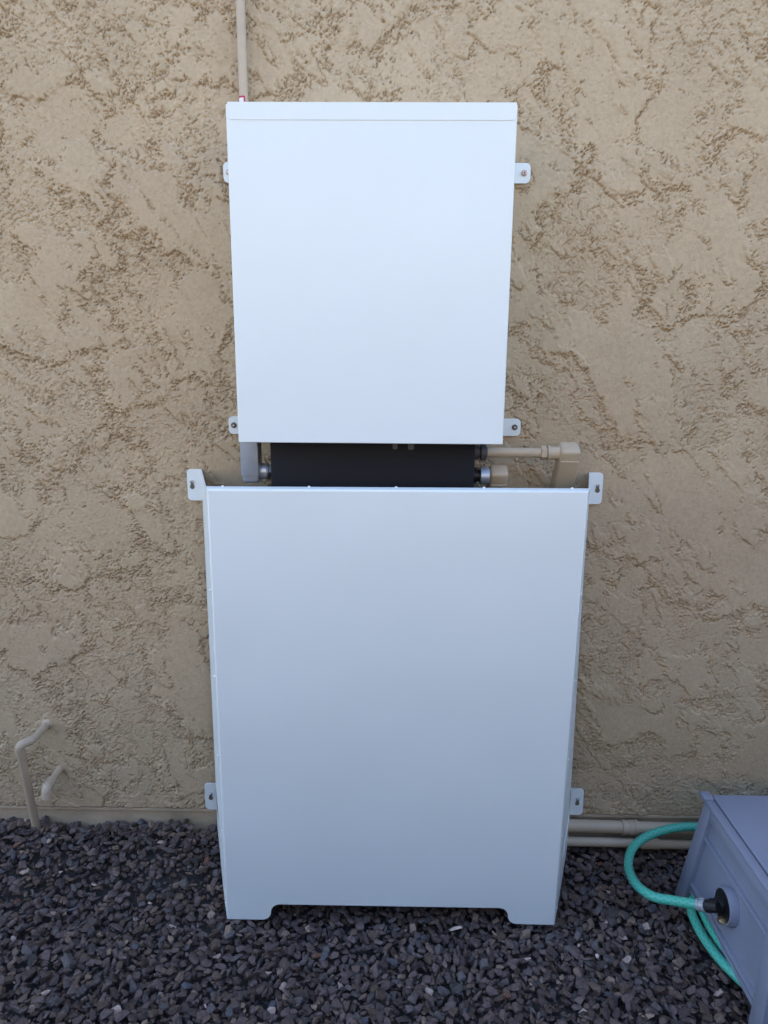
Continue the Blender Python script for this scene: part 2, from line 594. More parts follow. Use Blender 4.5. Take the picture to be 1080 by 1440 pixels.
def build_ground():
    xs = np.concatenate([[-60, -20, -8, -4], np.linspace(-2, 2, 160), [4, 8, 20, 60]])
    ys = np.concatenate([[-60, -20, -8], np.linspace(-4, -1.3, 20), np.linspace(-1.25, 0.05, 70)])
    X, Y = np.meshgrid(xs, ys)
    Z = ground_z(X, Y) - 0.036
    Z[(np.abs(X) > 3) | (Y < -4.5)] = -0.04
    co = np.stack([X, Y, Z], -1).reshape(-1, 3)
    g = link_mesh('ground', grid_mesh('ground', co, len(xs), len(ys)), M['soil'])
    tag(g, kind='structure')
    return g


def stone_shapes(n):
    out = []
    for k in range(n):
        r = random.Random(100 + k)
        bm = bmesh.new()
        ax = (1.0, r.uniform(0.55, 0.95), r.uniform(0.32, 0.62))
        cnt = 0
        while cnt < (19 if k < n // 2 else 13):
            p = Vector((r.uniform(-1, 1), r.uniform(-1, 1), r.uniform(-1, 1)))
            # super-ellipsoid shell: blunt shards with clear faces
            ex = 2.2 if k % 2 else 3.2
            q = (abs(p.x) ** ex + abs(p.y) ** ex + abs(p.z) ** ex) ** (1 / ex)
            if q < 0.3:
                continue
            p = p / q * r.uniform(0.86, 1.0)
            bm.verts.new((p.x * ax[0], p.y * ax[1], p.z * ax[2]))
            cnt += 1
        res = bmesh.ops.convex_hull(bm, input=bm.verts)
        junk = [v for v in bm.verts if not v.link_faces]
        bmesh.ops.delete(bm, geom=junk, context='VERTS')
        bmesh.ops.triangulate(bm, faces=bm.faces)
        bmesh.ops.recalc_face_normals(bm, faces=bm.faces)
        bm.verts.index_update()
        co = np.array([v.co[:] for v in bm.verts])
        fa = np.array([[v.index for v in f.verts] for f in bm.faces])
        co -= co.mean(0)
        out.append((co, fa))
        bm.free()
    return out


def stone_color(r):
    t = r.random()
    g = r.uniform(0.032, 0.088)
    if t < 0.55:
        c = (g * 1.14, g * 0.98, g * 0.98)           # purplish grey
    elif t < 0.80:
        c = (g * 1.25, g * 1.00, g * 0.84)           # brown
    elif t < 0.92:
        c = (g * 0.95, g * 0.97, g * 1.02)           # blue grey
    elif t < 0.965:
        g = r.uniform(0.09, 0.17); c = (g * 1.14, g * 0.98, g * 0.80)
    elif t < 0.978:
        g = r.uniform(0.20, 0.42); c = (g * 1.05, g * 0.97, g * 0.88)
    elif t < 0.984:
        c = (0.115, 0.066, 0.045)
    else:
        c = (0.055, 0.062, 0.075)
    return (c[0] * 1.48, c[1] * 1.22, c[2] * 1.12)


def build_gravel(ground):
    NS = 36
    shapes = stone_shapes(NS)
    r = random.Random(77)
    x0, x1, y0, y1, cell = -1.45, 1.45, -1.15, 0.012, 0.004
    gx, gy = int((x1 - x0) / cell) + 1, int((y1 - y0) / cell) + 1
    XX, YY = np.meshgrid(x0 + np.arange(gx) * cell, y0 + np.arange(gy) * cell)
    base = ground_z(XX, YY)
    hm = base - 0.024
    stones = []
    N = 25500
    for i in range(N):
        # try a few spots, keep the lowest one
        best = None
        for _ in range(4):
            x = r.uniform(x0 + 0.02, x1 - 0.02)
            y = r.uniform(y0 + 0.02, y1 - 0.004)
            j, k = int((y - y0) / cell), int((x - x0) / cell)
            gap = hm[j, k] - base[j, k]
            if best is None or gap < best[0]:
                best = (gap, x, y, j, k)
        gap, x, y, j, k = best
        if gap > 0.010:
            continue
        size = 0.0046 + 0.0100 * (r.random() ** 1.5)
        if i > N * 0.55 and r.random() < 0.25:
            size *= 1.18
        s = r.randrange(NS // 2) if size > 0.0088 else NS // 2 + r.randrange(NS // 2)
        co, fa = shapes[s]
        rz = r.uniform(0, 2 * math.pi)
        tilt = Matrix.Rotation(r.gauss(0, 0.34), 3, 'X') @ Matrix.Rotation(r.gauss(0, 0.34), 3, 'Y')
        R = np.array(Matrix.Rotation(rz, 3, 'Z') @ tilt)
        sc = size * np.array([r.uniform(0.95, 1.3), r.uniform(0.9, 1.1), r.uniform(0.85, 1.1)])
        P = (co * sc) @ R.T
        lo = P[:, 2].min(); hi = P[:, 2].max()
        if y + P[:, 1].max() > 0.011:
            y = 0.011 - P[:, 1].max()
        # footprint
        rad = size * 0.8
        n = max(1, int(rad / cell))
        j0, j1, k0, k1 = max(0, j - n), min(gy, j + n + 1), max(0, k - n), min(gx, k + n + 1)
        loc = hm[j0:j1, k0:k1]
        zrest = 0.55 * loc.mean() + 0.45 * loc.max()
        z = zrest - lo * 0.8
        top = z + hi
        if top - base[j, k] > 0.022:
            continue
        dj = (np.arange(j0, j1) - j)[:, None] * cell; dk = (np.arange(k0, k1) - k)[None, :] * cell
        dd = (dj * dj + dk * dk) / (rad * rad + 1e-9)
        dome = np.where(dd < 1.2, z + hi * np.sqrt(np.clip(1 - dd / 1.3, 0, 1)), -9)
        hm[j0:j1, k0:k1] = np.maximum(loc, dome)
        stones.append((s, x, y, z, R, sc, stone_color(r), size, top - base[j, k]))
    # the ones that show largest: near, in view, on top, big
    cams = np.array([0.0086, -1.7629, 1.3643])
    score = []
    for i, st in enumerate(stones):
        x, y, z = st[1], st[2], st[3]
        d = np.array([x, y, z]) - cams
        w = d @ np.array(_fw)
        u, v = d @ np.array(_rt) / w, d @ np.array(_up) / w
        vis = abs(u) < 0.53 and abs(v) < 0.71 and not (-0.40 < x < 0.42 and y > -0.34) and not (x > 0.73 and y < -0.15)
        late = i / len(stones)
        score.append((st[7] / w * (0.4 + late) * (1 + 12 * max(-0.02, st[8])) if vis else -1))
    order = np.argsort(score)[::-1]
    single = set(int(q) for q in order[:300])
    # shared meshes for the single stones: shape x colour
    rr = random.Random(9)
    cols = [stone_color(rr) for _ in range(60)]
    lib = {}
    for q in sorted(single):
        s, x, y, z, R, sc, c, size, _t = stones[q]
        key = (s, rr.randrange(2))
        if key not in lib:
            co, fa = shapes[s]
            me = quick_mesh('stone', co, fa, False)
            a = me.color_attributes.new('stone_color', 'FLOAT_COLOR', 'POINT')
            a.data.foreach_set('color', np.tile(np.array([*c, 1.0], dtype=np.float32), len(co)))
            me.materials.append(M['stone'])
            lib[key] = me
        o = bpy.data.objects.new('stone', lib[key])
        COL.objects.link(o)
        o.parent = ground
        m3 = Matrix(R.tolist()) @ Matrix.Diagonal(Vector(sc.tolist()))
        m4 = m3.to_4x4(); m4.translation = (x, y, z)
        o.matrix_world = m4
    cos, fas, cls, off = [], [], [], 0
    for q, st in enumerate(stones):
        if q in single:
            continue
        s, x, y, z, R, sc, c, size, _t = st
        co, fa = shapes[s]
        P = (co * sc) @ R.T + np.array([x, y, z])
        cos.append(P); fas.append(fa + off); off += len(P)
        cls.append(np.tile(np.array([*c, 1.0]), (len(P), 1)))
    co, fa, cl = np.concatenate(cos), np.concatenate(fas), np.concatenate(cls)
    me = quick_mesh('gravel', co, fa, False)
    a = me.color_attributes.new('stone_color', 'FLOAT_COLOR', 'POINT')
    a.data.foreach_set('color', cl.astype(np.float32).ravel())
    g = link_mesh('gravel', me, M['stone'], ground)
    tag(g, 'dark purple grey crushed stone gravel', kind='stuff')
    print('stones', len(stones), 'tris', len(fa))


ground = build_ground()
build_gravel(ground)


# ------------------------------------------------------------------ small shared pieces
def add_screw(parent, x, z, y, r=0.0065, material=None, rot=0.3):
    bm = bm_new()
    add_rings(bm, (x, y, z), (0, -1, 0), [(0, r * 1.25), (0.0012, r * 1.25), (0.0013, r), (0.004, r * 0.95), (0.005, r * 0.7)], n=12, rot=rot)
    o = obj('screw', bm, material or M['screw'], parent, smooth=35)
    return o


def mount_tab(root, xi, xo, z0, z1, r, name='mounting_tab', y0=-0.0035, y1=-0.0008, flare=0.0):
    """flat ear on the wall between xi (at the cover's side) and xo (outer rounded end)"""
    s = 1 if xo > xi else -1
    w = abs(xo - xi)
    out = [(0, z0 - flare), (w * 0.25, z0 - flare * 0.4), (w * 0.45, z0)]
    out += arc(w - r, z0 + r, r, -90, 0, 5) + arc(w - r, z1 - r, r, 0, 90, 5)
    out += [(w * 0.45, z1), (w * 0.25, z1 + flare * 0.25), (0, z1 + flare * 0.3)]
    bm = bm_new()
    add_prism(bm, out, lambda a, b, d: Vector((xi + s * a, d, b)), y0, y1)
    return obj(name, bm, M['white'], root)


# ------------------------------------------------------------------ upper white cover
def build_upper_cover():
    xl, xr, zb, zt, yf = -0.3235, 0.2415, 1.1700, 1.826, -0.250
    root = thing('equipment_cover', (-0.04, 0, zb), 'smaller white metal cover with a folded lid, mounted high on the wall', 'cover')
    # front tray: face with rolled side edges
    r = 0.0025
    bm = bm_new()
    prof = [(r, yf), (r * 0.3, yf + r * 0.3), (0, yf + r), (0, yf + 0.03)]
    rings = []
    for s, y in prof:
        rings.append([(xl + s, y, zb), (xl + s, y, zt), (xr - s, y, zt), (xr - s, y, zb)])
    V = [[bm.verts.new(p) for p in ring] for ring in rings]
    bm.faces.new((V[0][0], V[0][1], V[0][2], V[0][3]))
    for a, b in zip(V, V[1:]):
        bm.faces.new((a[0], b[0], b[1], a[1]))
        bm.faces.new((a[2], b[2], b[3], a[3]))
    # hem turned under at the bottom
    h = [bm.verts.new(p) for p in ((xl + r, yf + 0.0022, zb - 0.0012), (xr - r, yf + 0.0022, zb - 0.0012), (xr - r, yf + 0.018, zb - 0.0005), (xl + r, yf + 0.018, zb - 0.0005))]
    bm.faces.new((V[0][0], h[0], h[1], V[0][3]))
    bm.faces.new((h[0], h[3], h[2], h[1]))
    fp = obj('front_panel', bm, M['white'], root)
    md = fp.modifiers.new('sheet', 'SOLIDIFY'); md.thickness = 0.0016; md.offset = -1
    for s, x in ((-1, xl), (1, xr)):
        bm = bm_new()
        add_bx(bm, min(x, x - s * 0.0016), max(x, x - s * 0.0016), yf + 0.0302, -0.0036, zb, zt)
        obj('side_panel', bm, M['white'], root)
        fl = 0.010
        for za, zc in ((1.737, 1.781), (1.158, 1.2015)):
            xo = (-0.3885 if za > 1.5 else -0.4005) if s < 0 else (0.3150 if za > 1.5 else 0.3210)
            zlo = za if s < 0 else za + 0.001
            t = mount_tab(root, x, xo, zlo, zc, 0.011, flare=fl)
            xs = (xo + 0.013) if s < 0 else (xo - 0.0145)
            sc = add_screw(t, xs, (zlo + zc) / 2, -0.0035, 0.0058, M['screw'] if za > 1.5 else M['hole'])
            bm = bm_new()
            add_rings(bm, (xs, -0.0085, (zlo + zc) / 2), (0, -1, 0), [(0, 0.0022), (0.0006, 0.002)], n=8)
            obj('screw_recess', bm, M['red'] if (s > 0 and za > 1.5) else M['zinc'], t)
    # lid: top plate plus front lip that laps over the face
    bm = bm_new()
    add_bx(bm, xl + 0.003, xr - 0.002, yf - 0.0007, -0.004, zt + 0.0005, zt + 0.004, 0.0008, 1)
    lid = obj('lid', bm, M['white'], root, smooth=40)
    w0, w1, lz0, lz1 = xl + 0.0045, xr - 0.002, 1.7985, 1.8297
    out = arc(w0 + 0.007, lz0 + 0.007, 0.007, 180, 270, 5) + arc(w1 - 0.007, lz0 + 0.007, 0.007, 270, 360, 5) + [(w1, lz1), (w0, lz1)]
    bm = bm_new()
    add_prism(bm, out, lambda a, b, d: Vector((a, d, b)), yf - 0.0010, yf - 0.0001)
    obj('lid_lip', bm, M['white'], lid)
    return root


build_upper_cover()


# ------------------------------------------------------------------ lower white cover
def build_lower_cover():
    xl, xr, yf = -0.3865, 0.4150, -0.300
    ztl, ztr, zb = 1.0765, 1.0795, 0.0095
    root = thing('equipment_cover', (0.014, 0, 0), 'larger white metal cover with notched bottom edge standing just above the gravel', 'cover')
    r = 0.0050
    # (side inset, top inset, depth)
    prof = [(r, r, yf), (r * 0.62, r * 0.62, yf + r * 0.07), (r * 0.29, r * 0.29, yf + r * 0.29), (r * 0.07, r * 0.07, yf + r * 0.62),
            (0, 0, yf + r), (-0.0085, 0.0, yf + 0.030)]
    xlb, xrb = -0.3872, 0.4112
    xlt, xrt = -0.3850, 0.4180
    th = 0.0018
    inner = [(sx + th, sz + th, y + (th if k < 4 else 0.0)) for k, (sx, sz, y) in enumerate(prof)]
    inner[0] = (r + 0.0001, r + 0.0001, yf + th)
    zn, rr = 0.0540, 0.022
    nl0, nl1, nr0, nr1 = -0.300, -0.256, 0.274, 0.318
    curve = []
    curve += arc(nr1, zb + rr, rr, 270, 180, 5)
    curve += arc(nr0, zn - rr, rr, 0, 90, 5)
    curve += arc(nl1, zn - rr, rr, 90, 180, 5)
    curve += arc(nl0, zb + rr, rr, 0, -90, 5)
    bm = bm_new()
    shells = []
    for pr, yn in ((prof, yf), (inner, yf + th)):
        V = []
        for sx, sz, y in pr:
            V.append([bm.verts.new(p) for p in ((xlb + sx, y, zb), (xlt + sx, y, ztl - sz), (xrt - sx, y, ztr - sz), (xrb - sx, y, zb - 0.001))])
        nv = [bm.verts.new((a, yn, b)) for a, b in curve]
        f = bm.faces.new([V[0][0], V[0][1], V[0][2], V[0][3]] + nv)
        for a, b in zip(V, V[1:]):
            for k in range(3):
                bm.faces.new((a[k], b[k], b[k + 1], a[k + 1]))
        shells.append((V, nv))
    (Va, na), (Vb, nb) = shells
    for k in range(3):
        bm.faces.new((Va[-1][k], Vb[-1][k], Vb[-1][k + 1], Va[-1][k + 1]))
    for c in (0, 3):
        for k in range(len(prof) - 1):
            bm.faces.new((Va[k][c], Va[k + 1][c], Vb[k + 1][c], Vb[k][c]))
    pa = [Va[0][3]] + na + [Va[0][0]]
    pb = [Vb[0][3]] + nb + [Vb[0][0]]
    for k in range(len(pa) - 1):
        bm.faces.new((pa[k], pa[k + 1], pb[k + 1], pb[k]))
    fp = obj('front_panel', bm, M['white'], root, smooth=40)
    for p in fp.data.polygons:
        if abs(p.normal.y) > 0.999:
            p.use_smooth = False
    # flared side panels back to the wall, with the ears bent out of them
    for s in (-1, 1):
        xfb, xft = (xlb - 0.0095, xlt - 0.0095) if s < 0 else (xrb + 0.0095, xrt + 0.0095)
        xwb, xwt = (-0.480, -0.4745) if s < 0 else (0.5125, 0.4985)
        yA, yB = yf + 0.0305, -0.0036
        zt = (ztl if s < 0 else ztr) - 0.001

        def sp(y, z):
            t = (y - yA) / (yB - yA)
            q = (z - zb) / (zt - zb)
            return Vector(((xfb + (xft - xfb) * q) * (1 - t) + (xwb + (xwt - xwb) * q) * t, y, z))
        zw0 = 0.012
        outline = [(yA, zb + 0.004), (yA, zt), (yB, zt - 0.009), (yB, 0.986), (-0.016, 0.984), (-0.016, 0.192), (-0.185, 0.192),
                   (-0.185, 0.098), (yB, 0.098), (yB, zw0)]
        bm = bm_new()
        A = [bm.verts.new(sp(y, z)) for y, z in outline]
        B = [bm.verts.new(sp(y, z) - Vector((s * 0.0018, 0, 0))) for y, z in outline]
        bm.faces.new(A); bm.faces.new(B[::-1])
        n = len(A)
        for k in range(n):
            bm.faces.new((A[k], B[k], B[(k + 1) % n], A[(k + 1) % n]))
        bmesh.ops.triangulate(bm, faces=[f for f in bm.faces if len(f.verts) > 4])
        obj('side_panel', bm, M['white'], root)
        for za, zc in ((0.9885, 1.069), (0.0990, 0.1815)):
            top = za > 0.5
            xi = sp(yB, (za + zc) / 2).x - s * 0.001
            xo = (-0.5115 if top else -0.5110) if s < 0 else (0.5335 if top else 0.5465)
            # ear with a keyhole slot
            sgn = 1 if xo > xi else -1
            w = abs(xo - xi)
            R = 0.010
            slant = 0.0
            out = [(0.0, za)] + arc(w - R, za + R, R, -90, 0, 5) + arc(w - R, zc - R, R, 0, 90, 5) + [(-0.0 + (0.0 if not top else slant), zc)]
            bm = bm_new()
            add_prism(bm, out, lambda a, b, d: Vector((xi + sgn * a, d, b)), -0.0038, -0.0010)
            t = obj('mounting_tab', bm, M['white'], root)
            xs = xo - sgn * 0.0125 - (0.004 * sgn if not top else 0)
            zs = (za + zc) / 2 + 0.002
            bm = bm_new()
            kh = arc(xs, zs - 0.007, 0.0062, 125, 415, 12) + arc(xs, zs + 0.0065, 0.0042, 10, 170, 6)
            add_prism(bm, kh, lambda a, b, d: Vector((a, d, b)), -0.0044, -0.0037)
            obj('keyhole_slot', bm, M['hole'], t)
            add_screw(t, xs, zs + 0.006, -0.0043, 0.0040, M['zinc'])
    # rivets on the folded return
    for x in (-0.356, -0.171, 0.015, 0.202, 0.389):
        q = (x - xl) / (xr - xl)
        bm = bm_new()
        add_rings(bm, (x, yf + 0.026, ztl + (ztr - ztl) * q - 0.0012), (0, 0, 1), [(0, 0.0036), (0.0018, 0.0034), (0.0034, 0.0022), (0.0040, 0.0008)], n=10)
        obj('rivet', bm, M['white'], root, smooth=50)
    for s in (-1, 1):
        for z in (0.9, 0.845, 0.64, 0.441, 0.240, 0.039):
            if z == 0.9:
                continue
            x = (-0.3865 - 0.0045) if s < 0 else (0.4112 + 0.0068 * z / 1.08 + 0.0045)
            bm = bm_new()
            add_rings(bm, (x + s * -0.001, yf + 0.020, z), (s, 0, 0), [(0, 0.0036), (0.0022, 0.0034), (0.0040, 0.0022), (0.0048, 0.0008)], n=10)
            obj('rivet', bm, M['white'], root, smooth=50)
    return root


build_lower_cover()


# ------------------------------------------------------------------ dark equipment between the covers
def build_enclosure():
    root = thing('electrical_enclosure', (-0.04, 0, 0.3), 'flat black electrical enclosure showing in the gap between the two white covers', 'enclosure')
    bm = bm_new()
    add_bx(bm, -0.2675, 0.1905, -0.185, -0.012, 0.30, 1.32, 0.004, 2)
    obj('body', bm, M['dark'], root, smooth=40)
    for x0, x1, zb in ((0.0065, 0.0175, 1.1485), (0.0405, 0.0540, 1.1480)):
        out = [(x0, 1.19), (x0, zb + 0.002), (x0 + 0.002, zb), (x1 - 0.002, zb), (x1, zb + 0.002), (x1, 1.19)]
        bm = bm_new()
        add_prism(bm, out, lambda a, b, d: Vector((a, d, b)), -0.1885, -0.1845)
        obj('clip', bm, M['clip'], root)
    return root


build_enclosure()


def conduit_body(name, head, ddir, half_w, half_t, up, length, material, parent, bevel=0.008):
    """LB style body: head centre, running along ddir"""
    d = Vector(ddir).normalized()
    xax = Vector((1, 0, 0))
    nrm = xax.cross(d).normalized()
    if nrm.y > 0:
        nrm = -nrm
    c = Vector(head) + d * ((length - up) / 2)
    bm = bm_new()
    add_box(bm, c, (half_w, half_t, (length + up) / 2), (xax, nrm, d), bevel, 3)
    b = obj(name, bm, material, parent, smooth=40)
    return b, nrm, d


def build_conduits():
    # ---- grey elbow, left
    root = thing('conduit_elbow', (-0.321, -0.125, 1.06), 'grey cast metal conduit elbow below the left corner of the upper cover', 'conduit')
    bm = bm_new()
    add_bx(bm, -0.3415, -0.3015, -0.146, -0.098, 1.0605, 1.36, 0.007, 3)
    b = obj('body', bm, M['grey_metal'], root, smooth=40)
    bm = bm_new()
    add_bx(bm, -0.3425, -0.3020, -0.1505, -0.1465, 1.078, 1.345, 0.0016, 2)
    obj('cover_plate', bm, M['grey_metal'], root, smooth=40)
    bm = bm_new()
    add_rings(bm, (-0.3035, -0.124, 1.0860), (1, 0, 0), [(0, 0.0170), (0.004, 0.0185), (0.0185, 0.0185), (0.0195, 0.0165), (0.021, 0.0165)], n=22)
    obj('hub', bm, M['grey_metal'], root, smooth=30)
    bm = bm_new()
    add_rings(bm, (-0.2820, -0.124, 1.0860), (1, 0, 0), [(0, 0.0135), (0.003, 0.0135), (0.003, 0.0185), (0.011, 0.0185), (0.0145, 0.0125)], n=6)
    obj('locknut', bm, M['zinc'], root)

    dd = Vector((0, 0.52, -0.854)).normalized()
    # ---- tan conduit run, right
    zc, yc = 1.1310, -0.100
    root = thing('conduit_run', (0.42, 0, 1.03), 'tan painted conduit running from the black enclosure to a slanted elbow', 'conduit')
    bm = bm_new()
    add_rings(bm, (0.188, yc, zc), (1, 0, 0), [(0, 0.010), (0.010, 0.010), (0.010, 0.0175), (0.021, 0.0175), (0.022, 0.013), (0.024, 0.013),
                                            (0.025, 0.0190), (0.037, 0.0190), (0.0375, 0.0125), (0.040, 0.0125)], n=22)
    obj('connector', bm, M['clip'], root, smooth=30)
    bm = bm_new()
    add_rings(bm, (0.2265, yc, zc), (1, 0, 0), [(0, 0.0116), (0.128, 0.0116)], n=24)
    obj('pipe', bm, M['tan'], root, smooth=40)
    bm = bm_new()
    add_rings(bm, (0.353, yc, zc), (1, 0, 0), [(0, 0.0150), (0.0015, 0.0170), (0.0120, 0.0170), (0.0135, 0.0155)], n=6, rot=0.5)
    obj('compression_nut', bm, M['tan'], root)
    bm = bm_new()
    add_rings(bm, (0.3665, yc, zc), (1, 0, 0), [(0, 0.0130), (0.0025, 0.0130), (0.0025, 0.0182), (0.0070, 0.0182), (0.0072, 0.0158), (0.033, 0.0158)], n=22)
    obj('hub', bm, M['tan'], root, smooth=30)
    b, n, d = conduit_body('elbow_body', (0.4195, yc, zc), dd, 0.0235, 0.0215, 0.020, 0.128, M['tan'], root)
    bm = bm_new()
    add_box(bm, Vector((0.4195, yc, zc)) + dd * 0.062 + n * 0.0225, (0.0218, 0.0016, 0.055), (Vector((1, 0, 0)), n, d), 0.001, 1)
    obj('cover_plate', bm, M['tan'], root)

    # ---- short tan elbow beside the enclosure
    zc2 = 1.0750
    root = thing('conduit_elbow', (0.255, 0, 0.96), 'short tan painted conduit elbow tucked behind the top of the lower cover', 'conduit')
    bm = bm_new()
    add_rings(bm, (0.188, yc, zc2), (1, 0, 0), [(0, 0.010), (0.004, 0.010), (0.004, 0.0185), (0.016, 0.0185), (0.017, 0.014), (0.024, 0.014)], n=22)
    obj('connector', bm, M['black'], root, smooth=30)
    bm = bm_new()
    add_rings(bm, (0.2125, yc, zc2), (1, 0, 0), [(0, 0.0175), (0.002, 0.0205), (0.019, 0.0205), (0.020, 0.018), (0.0225, 0.018)], n=24)
    obj('hub', bm, M['grey_metal'], root, smooth=30)
    b, n, d = conduit_body('elbow_body', (0.2565, yc, zc2), dd, 0.0215, 0.0205, 0.022, 0.125, M['tan'], root)
    bm = bm_new()
    add_box(bm, Vector((0.2565, yc, zc2)) + dd * 0.062 + n * 0.0215, (0.0198, 0.0016, 0.053), (Vector((1, 0, 0)), n, d), 0.001, 1)
    obj('cover_plate', bm, M['tan'], root)

    # ---- riser above the upper cover
    root = thing('conduit_riser', (-0.333, -0.018, 1.83), 'thin tan painted conduit running up the wall above the upper cover', 'conduit')
    bm = bm_new()
    add_tube(bm, [(-0.3338, -0.0155, 1.60), (-0.3335, -0.0155, 1.95), (-0.3326, -0.0155, 5.58)], 0.0102, 20)
    obj('pipe', bm, M['tan2'], root, smooth=40)
    # red and white sticker wrapped round the pipe
    def wrap(name, a0, a1, z0, z1, rad, material, par):
        bm = bm_new()
        N = 10
        lo, hi = [], []
        for k in range(N + 1):
            a = math.radians(a0 + (a1 - a0) * k / N)
            x, y = -0.3336 + rad * math.cos(a), -0.0155 + rad * math.sin(a)
            lo.append(bm.verts.new((x, y, z0))); hi.append(bm.verts.new((x, y, z1)))
        for k in range(N):
            bm.faces.new((lo[k], lo[k + 1], hi[k + 1], hi[k]))
        return obj(name, bm, material, par, smooth=60)
    st = wrap('sticker', 185, 300, 1.868, 1.9115, 0.0105, M['red'], root)
    wrap('sticker_field', 215, 280, 1.874, 1.9075, 0.0108, M['paper'], st)


build_conduits()


# ------------------------------------------------------------------ pipes at the foot of the wall
def fillet_path(pts, rad, n=6):
    P = [Vector(p) for p in pts]
    out = [P[0]]
    for i in range(1, len(P) - 1):
        a, b, c = P[i - 1], P[i], P[i + 1]
        d0, d1 = (a - b).normalized(), (c - b).normalized()
        q = min(rad, (a - b).length * 0.49, (c - b).length * 0.49)
        s, e = b + d0 * q, b + d1 * q
        for k in range(n + 1):
            t = k / n
            out.append(s * (1 - t) ** 2 + b * 2 * t * (1 - t) + e * t * t)
    out.append(P[-1])
    return out


def build_pipes():
    root = thing('drain_pipe', (-0.97, -0.05, 0.05), 'bent tan drain pipe coming out of the wall and going down into the gravel', 'pipe')
    el = Vector((-0.9635, -0.099, 0.350))
    bm = bm_new()
    add_tube(bm, fillet_path([(-0.939, 0.03, 0.3515), (-0.9385, -0.071, 0.351), el + Vector((0.008, 0.009, 0.0))], 0.030), 0.0098, 18)
    obj('wall_stub', bm, M['tan2'], root, smooth=40)
    bm = bm_new()
    dn = Vector((-0.982, -0.031, 0.055)) - el
    dnn = dn.normalized()
    add_tube(bm, fillet_path([el + Vector((0.022, 0.024, 0.0)), el, el + dnn * 0.034], 0.016), 0.0122, 18)
    obj('elbow', bm, M['tan2'], root, smooth=40)
    bm = bm_new()
    add_tube(bm, [el + dnn * 0.02, el + dnn * 0.15, el + dn * 1.15], 0.0106, 18)
    obj('down_pipe', bm, M['tan2'], root, smooth=40)
    bm = bm_new()
    add_rings(bm, (-0.939, 0.004, 0.3515), (0, -1, 0), [(0, 0.0165), (0.001, 0.0150), (0.003, 0.0115), (0.005, 0.0100)], n=16)
    obj('sealant_collar', bm, M['tan2'], root, smooth=60)

    root = thing('overflow_stub', (-0.914, 0, 0.17), 'short tan pipe stub with a down-turned end, below the bent drain pipe', 'pipe')
    bm = bm_new()
    add_tube(bm, [(-0.915, 0.03, 0.216), (-0.912, -0.066, 0.2155)], 0.0100, 18)
    obj('stub_pipe', bm, M['tan2'], root, smooth=40)
    bm = bm_new()
    add_tube(bm, fillet_path([(-0.9125, -0.050, 0.2155), (-0.912, -0.084, 0.2150), (-0.912, -0.086, 0.186)], 0.024), 0.0135, 18)
    obj('elbow', bm, M['tan2'], root, smooth=40)

    def run(label, y, z, r, cx, cw, cr, x0, x1, sag):
        root = thing('wall_base_pipe', (0.66, y, z), label, 'pipe')
        pts = [(x0 + (x1 - x0) * k / 12, y + 0.002 * math.sin(k), z + sag * math.sin(k * 0.9 + r * 50)) for k in range(13)]
        bm = bm_new()
        add_tube(bm, catmull(pts, 4), r, 20)
        obj('pipe', bm, M['tan2'], root, smooth=40)
        bm = bm_new()
        add_rings(bm, (cx, y, z), (1, 0, 0), cr(cw), n=20)
        obj('coupling', bm, M['tan2'], root, smooth=30)
    run('thicker upper tan pipe along the foot of the wall, with a ribbed coupling', -0.022, 0.0755, 0.0165, 0.652, 0.044,
        lambda w: [(0, 0.0175), (0.001, 0.0200), (0.010, 0.0200), (0.0105, 0.0185), (0.020, 0.0185), (0.0205, 0.0200), (w - 0.014, 0.0200), (w - 0.0135, 0.0185), (w - 0.010, 0.0185), (w - 0.0095, 0.0205), (w - 0.001, 0.0205), (w, 0.0175)], 0.38, 1.6, 0.0012)
    run('thinner lower tan pipe lying on the gravel along the foot of the wall', -0.036, 0.0360, 0.0125, 0.702, 0.052,
        lambda w: [(0, 0.0130), (0.001, 0.0150), (w - 0.001, 0.0150), (w, 0.0130)], 0.38, 1.6, 0.0010)


build_pipes()


